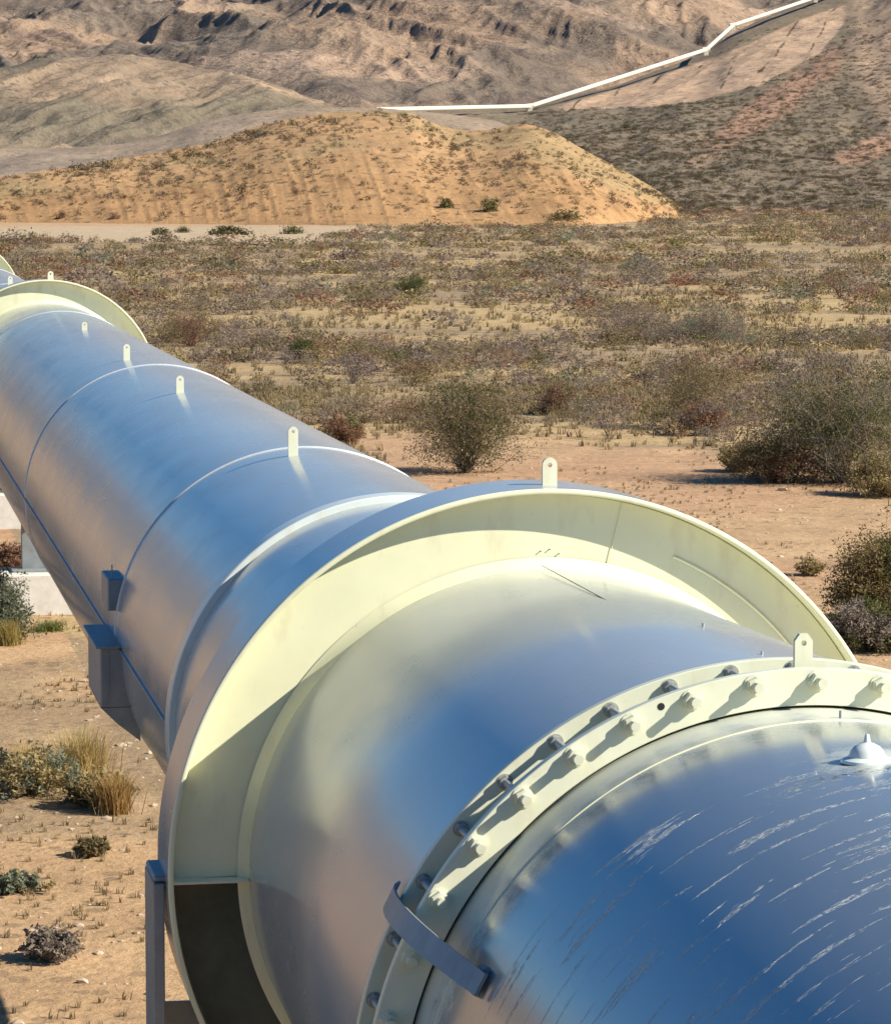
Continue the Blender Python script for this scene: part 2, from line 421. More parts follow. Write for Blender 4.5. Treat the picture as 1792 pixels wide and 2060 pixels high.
mound = layer('hill', [(-2600, 452), (0, 447), (700, 453), (1180, 453), (1400, 434), (1500, 432), (4400, 430)],
    [(-2600, 380), (-200, 366), (0, 357), (141, 334), (281, 314), (427, 287), (478, 266), (553, 243), (640, 226), (754, 222), (830, 226), (870, 248), (930, 264), (985, 260), (1046, 247), (1075, 250), (1111, 263), (1196, 311), (1271, 352), (1347, 397), (1386, 427), (1420, 442), (1800, 460), (4400, 470)],
    [(-2600, 505), (1180, 497), (1400, 560), (4400, 640)], [(-2600, 560), (0, 570), (640, 640), (1100, 640), (1386, 600), (1420, 585), (4400, 660)], 230, r_mound, c_mound, M_mound, shape=.85, ground=True)

# pale grey slope behind the mound on the left
def r_soft(s, a):
    return lambda X, Y, T, xs: (fbm(X/s, Y/(s*1.6), 5, 51)-.5)*a*sstep(0, .2, T)*(1-.7*sstep(.8, 1, T))
def c_fan(X, Y, T, px, py, z):
    n = fbm(X/16, Y/30, 5, 52); c = lerp3((.33, .25, .17), (.42, .32, .225), n)
    n2 = fbm(X/50, Y/70, 4, 53); m = sstep(.45, .6, n2)*.5
    return c*(1-m[..., None])+np.array([.25, .205, .165])*m[..., None]
M_fan = earth_mat('pale_slope_earth', .06, .7, (.14, .12, .08), .34, .75, 1.0)
layer('hillside', [(-2600, 450), (4400, 450)],
    [(-2600, 345), (0, 300), (250, 290), (330, 270), (420, 240), (520, 222), (640, 214), (770, 219), (880, 224), (1000, 240), (1100, 290), (1300, 455), (4400, 470)],
    [(-2600, 640), (4400, 640)], [(-2600, 760), (640, 860), (4400, 860)], 150, r_soft(18, 3.2), c_fan, M_fan)

# dark brown spur on the left
def r_spur(X, Y, T, xs):
    return ((ridged((X-Y*.35)/60, Y/190, 5, 61)-.6)*17+(fbm(X/14, Y/20, 4, 62)-.5)*4)*sstep(0, .25, T)*(1-.65*sstep(.8, 1, T))
def c_spur(X, Y, T, px, py, z):
    n = fbm(X/40, Y/70, 5, 63); n2 = fbm(X/120, Y/150, 4, 64)
    c = lerp3((.28, .21, .145), (.38, .28, .185), n); m = sstep(.42, .6, n2)*.8
    c = c*(1-m[..., None])+np.array([.195, .17, .12])*m[..., None]
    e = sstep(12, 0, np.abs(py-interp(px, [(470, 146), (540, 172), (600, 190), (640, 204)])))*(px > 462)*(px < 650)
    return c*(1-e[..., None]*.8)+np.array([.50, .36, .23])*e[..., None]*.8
M_spur = earth_mat('brown_spur_earth', .035, .4, (.12, .105, .075), .24, .8, 2.6)
layer('foothill', [(-2600, 425), (600, 420), (4400, 440)],
    [(-2600, 150), (0, 138), (120, 118), (240, 112), (340, 128), (420, 142), (470, 145), (540, 166), (600, 192), (650, 208), (760, 232), (900, 262), (1000, 300), (1200, 460), (4400, 470)],
    [(-2600, 860), (4400, 860)], [(-2600, 1350), (470, 1200), (650, 1050), (4400, 1050)], 230, r_spur, c_spur, M_spur)

# long dark fan on the right, with the cut bank under the pipeline
BANK_T = [(1120, 212), (1250, 176), (1400, 127), (1500, 90), (1600, 42), (1700, 8)]
BANK_B = [(1120, 219), (1280, 216), (1400, 205), (1520, 172), (1600, 135), (1650, 108), (1700, 40)]
def r_fan(X, Y, T, xs):
    return ((ridged((X-Y*.2)/70, Y/260, 4, 71)-.6)*5+(fbm(X/16, Y/30, 5, 72)-.5)*3)*sstep(0, .15, T)*(1-.8*sstep(.85, 1, T))
def c_right(X, Y, T, px, py, z):
    n = fbm(X/25, Y/60, 5, 73); n2 = fbm(X/70, Y/160, 4, 74)
    c = lerp3((.21, .17, .12), (.29, .225, .15), n); ol = sstep(.45, .62, n2)*.5
    c = c*(1-ol[..., None])+np.array([.23, .20, .13])*ol[..., None]
    # tan and reddish patches of bare earth
    def blob(cx, cy, rx, ry, ang):
        ca, sa = math.cos(ang), math.sin(ang); u = ((px-cx)*ca+(py-cy)*sa)/rx; v = (-(px-cx)*sa+(py-cy)*ca)/ry
        return sstep(1.25, .55, np.hypot(u, v)+(fbm(px/38, py/20, 4, 75)-.5)*.9)
    red = np.clip(blob(1560, 205, 190, 34, -.60)+blob(1760, 300, 90, 22, -.25)+blob(1530, 425, 170, 9, 0.0), 0, 1)*.8
    c = c*(1-red[..., None])+np.array([.42, .25, .165])*red[..., None]
    wob = (fbm(px/60, py/60, 3, 76)-.5)*16
    t0 = interp(px, BANK_T); t1 = interp(px, BANK_B)+wob
    bk = sstep(t0-2, t0+3, py)*sstep(t1+3, t1-3, py)*sstep(1110, 1150, px)*sstep(1710, 1690, px)
    cbank = lerp3((.50, .34, .22), (.58, .41, .27), n); cr = (np.abs((px/64.+py/90.+wob/30.) % 1-.5) < .035)*(fbm(px/30, py/30, 3, 79) > .5)
    cbank = cbank*(1-.72*cr[..., None])
    c = c*(1-bk[..., None])+cbank*bk[..., None]
    tr = sstep(1690, 1740, px)*sstep(165, 100, py-(px-1700)*1.4)*.8
    return c*(1-tr[..., None])+np.array([.47, .33, .22])*tr[..., None]
M_right = earth_mat('dark_fan_earth', .05, .55, (.095, .09, .07), .26, .75, 1.3)
fan = layer('slope', [(-2600, 440), (1000, 440), (1380, 432), (1500, 428), (4400, 424)],
    [(-2600, 420), (640, 330), (800, 228), (1066, 215), (1240, 172), (1420, 106), (1475, 66), (1560, 26), (1640, -2), (1740, -40), (1900, -120), (2300, -200), (4400, -260)],
    [(-2600, 600), (4400, 560)], [(-2600, 900), (800, 1080), (1240, 1180), (1640, 1450), (1900, 1600), (4400, 1700)], 330, r_fan, c_right, M_right, shape=1.15, ground=True)

# big mountains that fill the top of the view
def r_mtn(X, Y, T, xs):
    u = X+Y*.12; w1 = (fbm(X/300, Y/300, 3, 85)-.5)*260
    big = ridged((u+w1)/430, (Y-w1)/900, 5, 83, .52)-.62
    gul = ridged((u*1.0+w1*.8+Y*.25)/85, Y/420, 4, 82)-.62
    fine = ridged((u+w1*.5-Y*.3)/24, Y/90, 3, 84)-.6
    e = sstep(-.02, .12, T)
    return (big*80*sstep(.0, .45, T)+gul*27*sstep(.0, .3, T)+fine*7)*e
def c_mtn(X, Y, T, px, py, z):
    n = fbm(X/60, Y/120, 5, 86); n2 = fbm(X/210, Y/420, 4, 87); n3 = ridged((X+Y*.25)/60, Y/260, 3, 88)
    c = lerp3((.345, .24, .165), (.47, .335, .22), n); m = sstep(.44, .56, n2)*.85
    c = c*(1-m[..., None])+np.array([.20, .165, .13])*m[..., None]
    k = sstep(.82, .92, n3)*.6; c = c*(1-k[..., None])+np.array([.13, .10, .09])*k[..., None]
    k = sstep(.60, .72, fbm(X/90+9, Y/90, 4, 89))*.6; return c*(1-k[..., None])+np.array([.52, .37, .26])*k[..., None]
M_mtn = earth_mat('mountain_rock', .018, .16, (.12, .10, .08), .17, .8, 8)
layer('mountain', [(-2600, 404), (4400, 400)],
    [(-6400, -120), (-2600, -150), (-600, -170), (400, -230), (1200, -300), (4400, -320)],
    [(-2600, 1300), (700, 1150), (1100, 1250), (1700, 1500), (4400, 1600)], [(-2600, 3200), (4400, 3400)], 430, r_mtn, c_mtn, M_mtn, shape=1.0)

# ------------------------------------------------------------------ white pipeline on the far slope
def at_dist(x, y, D): X, Z = px_ray(x, y); return Vector((X*D, D, CAMH+Z*D))
PL = [(756, 220, 1010), (1066, 213, 1100), (1420, 99, 1230), (1474, 50, 1290), (1640, -6, 1400), (1760, -46, 1500)]
PP = [at_dist(x_, y_, d_*K) for x_, y_, d_ in PL]
pr = bpy.data.objects.new('pipeline', None); C.objects.link(pr); pr.location = PP[0]
tag(pr, 'long thin white pipeline climbing the dark slope below the mountains', 'pipeline')
off = Vector(PP[0])
for i in range(len(PP)-1):
    m = MB(); n = 12; p, q_ = PP[i]-off, PP[i+1]-off
    m.tube([p, q_], 0.80, 14, True); o = m.build('pipe_section', M_white, pr, smooth=True, sharp=50)
for p in PP[1:-1]:
    m = MB(); c0 = p-off
    m.tube([c0+Vector((-1.5, -.3, -.2)), c0+Vector((0, 0, 0)), c0+Vector((1.5, .3, .2))], 1.05, 12, True)
    m.box(c0.x-.9, c0.x+.9, c0.y-1.0, c0.y+1.0, c0.z-2.4, c0.z-.5, .05); m.build('anchor_block', M_white, pr, smooth=True, sharp=40)

# ------------------------------------------------------------------ the big steel tube
AX = 4.143*n_ ; AZH = CAMH-4.056                    # axis: passes 4.14 m right of and 4.06 m below the camera
tube = bpy.data.objects.new('vacuum_tube', None); C.objects.link(tube)
tube.location = (AX.x, AX.y, 0); tube.rotation_euler = (0, 0, YAW)
tag(tube, 'huge grey steel tube on supports running across the desert floor', 'tube')
def cylp(s, ang, r): t = math.radians(ang); return (r*math.sin(t), s, AZH+r*math.cos(t))
def lathe(prof, segs=192, a0=-180, a1=180, mb=None):
    mb = mb or MB(); full = abs(a1-a0) >= 360
    n = segs+1
    A = np.radians(np.linspace(a0, a1, n)); S = np.array(prof, float)
    V = np.stack([S[:, 1][:, None]*np.sin(A), np.repeat(S[:, 0][:, None], n, 1), AZH+S[:, 1][:, None]*np.cos(A)], -1)
    U = np.stack([np.repeat((A*1.75)[None], len(S), 0), np.repeat(S[:, 0][:, None], n, 1)], -1)
    i = np.arange(len(S)*n).reshape(len(S), n)
    F4 = np.stack([i[:-1, :-1], i[1:, :-1], i[1:, 1:], i[:-1, 1:]], -1).reshape(-1, 4)
    mb.add(V.reshape(-1, 3), F4, uv=U.reshape(-1, 2)); return mb
def lath(name, profs, m, segs=192, parent=None, sharp=32, a0=-180, a1=180):
    mb = MB()
    for p in profs: lathe(p, segs, a0, a1, mb)
    o = mb.build(name, m, parent or tube, smooth=True, sharp=sharp); return o
def weld(s, r, w=.009, h=.007, name='weld_bead', m=None, segs=220):
    return lath(name, [[(s-w, r-.002), (s-w*.6, r+h*.8), (s, r+h), (s+w*.6, r+h*.8), (s+w, r-.002)]], m or M_weld, segs)

# shells (profile: distance along the axis, radius)
ss = np.linspace(25.0, 200, 60)
lath('shell', [[(s, 1.68) for s in ss]], M_shell, 256)
lath('shell', [[(s, 1.68+.03*(24.96-s)/5) for s in np.linspace(24.96, 19.95, 14)]], M_shell, 256)
lath('shell', [[(s, r) for s, r in ((19.86, 1.752), (19.6, 1.757), (19, 1.765), (18.4, 1.775), (17.8, 1.789), (17.2, 1.804), (16.9, 1.812), (16.7, 1.816), (16.3, 1.819), (15.6, 1.818), (14.74, 1.816))]], M_shell, 256)
lath('shell', [[(s, 1.768) for s in np.linspace(14.62, 14.34, 3)], [(s, 1.768) for s in np.linspace(14.34, -9, 120)]], M_near, 256)
# stiffener band behind the big ring
def band(s, r=1.73): lath('stiffener_band', [[(s+.13, 1.66), (s+.13, r-.008), (s+.122, r), (s-.112, r), (s-.12, r-.008), (s-.12, 1.66)]], M_band, 220)
band(25.05)
for s in (30.18, 43.88, 61.66, 78.0, 92.0): weld(s, 1.68, .017 if s < 50 else .03, .012)
def seam(s0, s1, r, ang=-.6):
    mb = MB(); 
    P = [cylp(s, ang, r) for s in np.linspace(s0, s1, 8)]; mb.tube(P, .0022, 6); mb.build('seam_weld', M_dark if s1 < 20 else M_shell, tube, smooth=True)
seam(16.9, 19.8, 1.768+.012)
# ledge along the side at mid height
mb = MB(); mb.box(-1.70, -1.66, 25.2, 61.0, AZH-.007, AZH+.007, .002); mb.build('side_ledge', M_bracket, tube)

def big_ring(s, full=True):
    """raised ring: outer rim, recessed cream face, collar"""
    seg = 256; q = 0 if full else -.12; ri = 0 if full else -.075
    # outer skin of the rim (grey) and lip, inside and face (cream)
    lath('rim', [[(s+.70, 1.60), (s+.70, 2.222+q), (s+.695, 2.23+q), (s+.02, 2.234+q)]], M_shell, seg)
    lath('rim_lip', [[(s+.02, 2.2345+q), (s+.004, 2.232+q), (s, 2.226+q), (s, 2.208+q), (s+.004, 2.203+q), (s+.02, 2.201+q), (s+.15, 2.199+q)]], M_cream, seg, sharp=50)
    lath('recessed_face', [[(s+.145, 2.205+q), (s+.148, 1.76+ri)]], M_cream, seg, a0=-91, a1=91)
    lath('collar', [[(s+.140, 1.815+ri), (s+.13, 1.80+ri), (s+.085, 1.760+ri), (s+.07, 1.752+ri)]], M_cream, seg)
    weld(s+.143, 2.193+q, .014, 0, 'weld_bead', M_cream, seg)
    if full:
        lath('rear_plate', [[(s+.62, 2.2), (s+.62, 1.70)]], M_shaded, 128, a0=91, a1=269)  # lower face, set back and coloured dark to stand for shade
        for sd in (-1, 1):
            mb = MB(); x0, x1 = sorted((sd*2.199, sd*1.757)); mb.box(x0, x1, s+.035, s+.62, AZH-.052, AZH-.036, .003); mb.build('shelf_plate', M_creamd, tube)
big_ring(19.77)
lath('weld_bead', [[(19.912, 1.985), (19.905, 1.979), (19.905, 1.973), (19.912, 1.967)]], M_cream, 256, a0=24, a1=80)
for s in (65.95, 112.1, 158.3): big_ring(s, False); band(s+5.28)

mb = MB(); t_ = math.radians(12.9)
mb.tube([(r_*math.sin(t_), 19.910, AZH+r_*math.cos(t_)) for r_ in (1.82, 2.0, 2.19)], .0025, 6); mb.build('face_seam', M_cream, tube)
for x_, z_ in ((-.004, 1.852), (.107, 1.835), (.199, 1.772), (.05, 1.862)):
    mb = MB(); mb.tube([(x_, 19.916, AZH+z_), (x_, 19.904, AZH+z_)], .0035, 8); mb.build('face_pin', M_dark, tube)
# flanged joint with studs and nuts
def flange(s0, s1, r0, r1):
    return lath('flange', [[(s0+.004, r1), (s0, r1-.004), (s0, r0+.003), (s0+.003, r0), (s1-.003, r0), (s1, r0+.003), (s1, r1-.004), (s1-.004, r1), (s0+.004, r1)]], M_creamd, 256)
ff = flange(14.293, 14.345, 1.781, 1.942)
fr = flange(14.685, 14.737, 1.78, 1.932)
lath('gap_seal', [[(14.325, 1.766), (14.325, 1.788)]], M_dark, 200)
lath('joint_sleeve', [[(14.62, 1.74), (14.62, 1.778), (14.70, 1.779)]], M_bracket, 200)
weld(14.352, 1.772, .012, .01, 'weld_bead', M_dark)
def nut_mesh(two):
    mb = MB()
    hexa = [(.029*math.cos(math.pi/3*i), .029*math.sin(math.pi/3*i)) for i in range(6)]
    circ = [(.0155*math.cos(math.pi/6*i), .0155*math.sin(math.pi/6*i)) for i in range(12)]
    wash = [(.034*math.cos(math.pi/8*i), .034*math.sin(math.pi/8*i)) for i in range(16)]
    Mx = Matrix.Rotation(math.pi/2, 4, 'X')       # local z -> -y (towards the camera)
    mb.prism(wash, 0.0005, .005, Mx); mb.prism(hexa, .005, .033, Mx); mb.prism([(x*.9, y*.9) for x, y in hexa], .033, .036, Mx); mb.prism(circ, .036, .078 if not two else .06, Mx)
    if two: mb.prism(circ, .06, .338, Mx)
    return mb
def bolts(fl, s, r, two, name='bolt'):
    first = None
    for k in range(42):
        ang = 1.55+k*360/42
        if first is None:
            first = nut_mesh(two).build(name, M_steel if two else M_creamd, fl); fixn(first); o = first
        else: o = first.copy(); C.objects.link(o); o.parent = fl
        o.location = cylp(s, ang, r); o.scale = (1.4, 1.15, 1.4) if not two else (1.05, 1, 1.05); o.rotation_euler = (0, math.radians(ang+k*23), 0)
bolts(ff, 14.293, 1.888, False); bolts(fr, 14.685, 1.888, True)
mb = MB(); mb.prism([(.016*math.cos(math.pi/10*i), .016*math.sin(math.pi/10*i)) for i in range(20)], 0, .0015, Matrix.Translation(cylp(14.293, -19.7, 1.905)) @ Matrix.Rotation(math.pi/2, 4, 'X'))
mb.build('hole_shade_disc', M_dark, ff)  # flat black disc, painted for the unlit inside of a hole

# lifting lugs on the crown
def lug(s, x, z0, z1, w, chamfer=False, th=.025):
    mb = MB(); hw = w/2; H = z1-z0
    if chamfer: pl = [(-hw, -.05), (hw, -.05), (hw, H-hw*.75), (hw*.45, H), (-hw*.45, H), (-hw, H-hw*.75)]
    else: pl = [(-hw, -.05), (hw, -.05)]+[(hw*math.cos(t), H-hw+hw*math.sin(t)) for t in np.linspace(0, math.pi, 11)]
    # plate with a real hole
    hc = (0, H-hw*1.0); hr = hw*.30; n = 24
    ring = [(hc[0]+hr*math.cos(2*math.pi*i/n), hc[1]+hr*math.sin(2*math.pi*i/n)) for i in range(n)]
    def outer(t):
        d = (math.cos(t), math.sin(t)); best = 9
        for i in range(len(pl)):
            (ax, ay), (bx, by) = pl[i], pl[(i+1) % len(pl)]; ax -= hc[0]; bx -= hc[0]; ay -= hc[1]; by -= hc[1]
            den = d[0]*(by-ay)-d[1]*(bx-ax)
            if abs(den) < 1e-9: continue
            u = (ax*(by-ay)-ay*(bx-ax))/den; v = (ax*d[1]-ay*d[0])/den
            if u > 0 and -1e-6 <= v <= 1+1e-6: best = min(best, u)
        return (hc[0]+best*d[0], hc[1]+best*d[1])
    m_ = 96; angs = sorted(set([2*math.pi*i/m_ for i in range(m_)]+[math.atan2(py-hc[1], px-hc[0]) % (2*math.pi) for px, py in pl]))
    n = len(angs); out = [outer(t) for t in angs]; inn = [(hc[0]+hr*math.cos(t), hc[1]+hr*math.sin(t)) for t in angs]
    V = []
    for yy in (0, th): V += [(x+p[0], s+yy, z0+p[1]) for p in out]+[(x+p[0], s+yy, z0+p[1]) for p in inn]
    F4 = []
    for i in range(n):
        j = (i+1) % n
        F4 += [(i, j, n+j, n+i), (2*n+j, 2*n+i, 3*n+i, 3*n+j), (j, i, 2*n+i, 2*n+j), (n+i, n+j, 3*n+j, 3*n+i)]
    mb.add(V, F4); o = mb.build('lifting_lug', M_creamd, tube); fixn(o)
lug(14.40, .020, AZH+1.90, AZH+2.078, .080, True, .03)
lug(20.05, .081, AZH+2.225, AZH+2.395, .088, False, .03)
for s, x, zt in ((29.4, -.20, 1.92), (38.4, -.26, 1.85), (45.4, -.25, 1.87), (54.2, -.15, 1.80)): lug(s, x, AZH+1.66, AZH+zt, .085, False, .03)
lug(66.2, .10, AZH+2.09, AZH+2.27, .11, False, .05)
lug(75.0, -.2, AZH+1.66, AZH+1.93, .10); lug(97.0, -.2, AZH+1.66, AZH+1.93, .12)

# bowed strap bridging the joint on the left side
mb = MB(); prof = []
N_ = 26
for i in range(N_+1):
    t = i/N_; s = 15.25-1.85*t; ang = -63.2+.5*t
    r = 1.835+ (.165*math.sin(math.pi*min(1, max(0, (t-.02)/.96)))**.8 if 0 < t < 1 else 0)-.045*t
    prof.append((s, ang, r))
V = []; hw = 1.55
for s, ang, r in prof:
    for da, dr in ((-hw, 0), (hw, 0), (hw, .014), (-hw, .014)): V.append(cylp(s, ang+da, r+dr))
F4 = [(4*i+j, 4*i+(j+1) % 4, 4*i+4+(j+1) % 4, 4*i+4+j) for i in range(N_) for j in range(4)]+[(0, 3, 2, 1), (4*N_, 4*N_+1, 4*N_+2, 4*N_+3)]
mb.add(V, F4); fixn(mb.build('joint_strap', M_bracket, tube))
for s, ang in ((13.52, -62.7),):
    mb = MB(); Mx = Matrix.Translation(cylp(s, ang, 1.765)) @ Matrix.Rotation(math.radians(ang), 4, 'Y'); mb.box(-.06, .06, -.05, .05, 0, .03, .006, Mx); mb.build('strap_foot', M_bracket, tube)

weld(13.95, 1.768, .007, .006, 'weld_bead', M_cream)
# capped stub on the crown in front of the joint
st = MB(); base = Vector(cylp(12.98, -4.2, 1.762)); V = []
stub_prof = [(.105, 0), (.100, .012), (.074, .024), (.066, .045), (.052, .062), (.030, .074), (.014, .080), (.009, .108), (.003, .113)]
k = 26
for r, z in stub_prof:
    for j in range(k): t = 2*math.pi*j/k; V.append((base.x+r*math.cos(t), base.y+r*math.sin(t), base.z+z))
st.add(V, [(i*k+j, i*k+(j+1) % k, (i+1)*k+(j+1) % k, (i+1)*k+j) for i in range(len(stub_prof)-1) for j in range(k)])
st.build('capped_stub', M_band, tube, smooth=True, sharp=40)
# small studs dotted on the crown
mb = MB()
for s, an in ((16.72, 5.3), (15.68, 5.9), (14.02, 2.4)):
    p = Vector(cylp(s, an, 1.80 if s > 14.5 else 1.765)); mb.tube([p, p+Vector((0, 0, .035))], .007, 8)
mb.build('small_stud', M_steel, tube)

# bracket and supports of the tube
mb = MB(); mb.box(-1.86, -1.60, 29.55, 30.95, AZH-.50, AZH+.02, .01); mb.prism([(-1.86, 0), (-1.52, 0), (-1.52, -.30), (-1.72, -.14)], 29.551, 30.949, Matrix.Translation((0, 0, AZH-.50)) @ Matrix(((1, 0, 0, 0), (0, 0, 1, 0), (0, 1, 0, 0), (0, 0, 0, 1))))
o = mb.build('side_bracket', M_bracket, tube); fixn(o)
mb = MB(); mb.box(-1.90, -1.55, 29.50, 31.0, AZH+.02, AZH+.04, .003); mb.box(-1.80, -1.786, 29.54, 29.549, AZH-.47, AZH-.02); mb.build('bracket_cap_plate', M_bracket, tube)
mb = MB(); mb.box(-1.74, -1.50, 30.2, 30.9, AZH+.26, AZH+.54, .01); mb.box(-1.70, -1.69, 30.25, 30.27, AZH+.54, AZH+.66); mb.build('junction_box', M_bracket, tube)

def support(s, leg_w, name, label, grp=None, conc=True, hh=.82, cw=1.34):
    r = bpy.data.objects.new(name, None); C.objects.link(r); r.parent = None
    r.location = (AX.x+a_.x*s, AX.y+a_.y*s, 0); r.rotation_euler = (0, 0, YAW)
    tag(r, label, 'support', grp)
    if conc:
        mb = MB(); mb.box(-cw, cw, -.65, .65, -.3, hh, .03); mb.build('concrete_block', M_conc, r)
        mb = MB(); bot = AZH-1.68
        mb.box(-.6, .6, -.12, .12, hh+.002, bot+.12, .01); mb.box(-.8, .8, -.3, .3, hh+.002, hh+.05, .008); mb.build('steel_saddle', M_bracket, r)
    return r
support(55.5*K, 0, 'tube_support', 'pale concrete block under the tube beside the dark green shrub', 'supports under the tube')
support(69.6*K, 0, 'tube_support', 'farther concrete block under the tube near the left edge', 'supports under the tube')
support(84*K, 0, 'tube_support', 'farther concrete block under the tube near the left edge', 'supports under the tube')
# frame under the big ring
r = bpy.data.objects.new('ring_support', None); C.objects.link(r); r.location = (AX.x+a_.x*20.2, AX.y+a_.y*20.2, 0); r.rotation_euler = (0, 0, YAW)
tag(r, 'dark upright steel frame carrying the big flared ring', 'support')
for sd in (-1, 1):
    mb = MB()
    mb.box(*sorted((sd*2.305, sd*2.24)), -.25, .30, .2, AZH-.07, .006); mb.build('column', M_bracket, r)
    mb = MB(); mb.box(*sorted((sd*2.30, sd*2.20)), -.22, .28, AZH-.068, AZH-.03, .01); mb.build('column_cap', M_bracket, r)
mb = MB(); mb.box(-2.235, 2.235, .24, .28, .2, AZH-.9); mb.build('gap_backing', M_bracket, r)  # added plate, closes the view so the gap beside the ring reads dark
mb = MB(); mb.box(-2.6, 2.6, -.6, .6, -.3, .2, .03); mb.build('concrete_base', M_conc, r)

# ------------------------------------------------------------------ plants
def stems_np(rng, n, h, spread, segs=3, r0=.012, twig=2):
    V = []; Fc = []; tips = []
    def seg(p, q_, ra, rb):
        d = q_-p; L = np.linalg.norm(d)+1e-9; d = d/L; u = np.cross(d, [.3, .5, .8]); u /= np.linalg.norm(u)+1e-9; v = np.cross(d, u)
        b0 = len(V)
        for (c0, rr) in ((p, ra), (q_, rb)):
            for t in (0, 2.094, 4.189): V.append(c0+(u*math.cos(t)+v*math.sin(t))*rr)
        for j in range(3): Fc.append((b0+j, b0+(j+1) % 3, b0+3+(j+1) % 3, b0+3+j))
    for i in range(n):
        a = rng.uniform(0, 2*math.pi); lean = rng.uniform(.05, 1)**.5; L = h*rng.uniform(.7, 1.05)
        tip = np.array([math.cos(a)*spread*lean, math.sin(a)*spread*lean, L*math.sqrt(max(.03, 1-.97*lean**2))])
        p = np.array([math.cos(a), math.sin(a), 0])*rng.uniform(0, .06*h); p[2] = -.03
        for s in range(1, segs+1):
            t = s/segs; q_ = tip*np.array([t**1.05, t**1.05, t**.95])+rng.normal(0, .03*h, 3)*(t < 1)
            seg(p, q_, r0*(1-t*.75+.1), r0*(1-t*.75)); 
            if s > 1:
                for k in range(twig):
                    e = q_+rng.normal(0, .13*h, 3)+np.array([0, 0, .07*h]); seg(q_, e, r0*.35, r0*.2); tips.append(e)
            p = q_
        tips.append(p)
    return np.array(V), np.array(Fc), np.array(tips)
def leaves_np(rng, tips, per, sig, size, c1, c2, flat=.8):
    n = len(tips)*per; P = np.repeat(tips, per, 0)+rng.normal(0, sig, (n, 3))*np.array([1, 1, flat]); P[:, 2] = np.abs(P[:, 2])+.01
    u = rng.normal(0, 1, (n, 3)); u /= np.linalg.norm(u, axis=1)[:, None]; v = np.cross(u, rng.normal(0, 1, (n, 3))); v /= np.linalg.norm(v, axis=1)[:, None]
    s = size*rng.uniform(.5, 1.3, (n, 1))
    V = np.stack([P-u*s, P+v*s*.42, P+u*s, P-v*s*.42], 1).reshape(-1, 3); Fc = np.arange(4*n).reshape(-1, 4)
    clump = np.repeat(rng.uniform(0, 1, len(tips)), per)
    t = np.clip(clump*.6+rng.uniform(0, .4, n), 0, 1)[:, None]; col = np.repeat(np.array(c1)*(1-t)+np.array(c2)*t, 4, 0)
    return V, Fc, col
PAL = {  # foliage tints: (dark, light), stem
    'creosote': ((.070, .075, .025), (.19, .18, .07), (.17, .15, .12)),
    'olive':    ((.15, .12, .055), (.31, .25, .12), (.20, .17, .13)),
    'grey':     ((.19, .155, .12), (.35, .29, .22), (.24, .205, .175)),
    'purple':   ((.18, .135, .11), (.30, .235, .19), (.20, .16, .145)),
    'rust':     ((.20, .11, .07), (.34, .21, .13), (.24, .15, .11)),
    'straw':    ((.30, .23, .10), (.46, .37, .18), (.34, .26, .14)),
    'green':    ((.055, .075, .02), (.13, .16, .05), (.14, .12, .09)),
    'sage':     ((.13, .15, .10), (.26, .28, .19), (.22, .20, .17))}
def plant_arrays(seed, pal, n, h, spread, per, sig, size, segs=3, r0=.012, twig=2):
    rng = np.random.default_rng(seed); V, Fc, tips = stems_np(rng, n, h, spread, segs, r0, twig)
    c1, c2, cs = PAL[pal]
    lv, lf, lc = leaves_np(rng, tips, per, sig, size, c1, c2)
    return V, Fc, np.tile(cs, (len(V), 1)), lv, lf, lc

def big_bush(x, y, wpx, hpx, pal, seed, label, n=46, per=16, group=None, leaf=.028, stemc=None, pal2=None):
    """a shrub big enough to show its stems"""
    gx, gy = ground_pt(x, y); D = gy; sc = D/F; h = hpx*sc; sp = wpx*sc/2*1.12
    V, Fc, cs, lv, lf, lc = plant_arrays(seed, pal, int(n*1.5), h, sp, int(per*1.3), .075*h, leaf*1.25, 4, .014, 3)
    if stemc: cs = np.tile(stemc, (len(V), 1))
    if pal2:
        m = (fbm(lv[:, 0]*2.2+seed, lv[:, 2]*2.2, 3, seed) > .52); m = m.reshape(-1, 4)[:, :1].repeat(4, 1).ravel()
        r_ = np.random.default_rng(seed+1).uniform(0, 1, (len(lv)//4, 1)).repeat(4, 0); c2 = np.array(PAL[pal2][0])*(1-r_)+np.array(PAL[pal2][1])*r_
        lc = np.where(m[:, None], c2, lc)
    root = bpy.data.objects.new('desert_bush', None); C.objects.link(root); root.location = (gx, gy, float(gheight(gx, gy)))
    mesh_np('stems', V, Fc, M_veg, cols=cs, smooth=False, parent=root)
    mesh_np('foliage', lv, lf, M_veg, cols=lc, smooth=False, parent=root)
    tag(root, label, 'bush', group)
    return gx, gy, sp

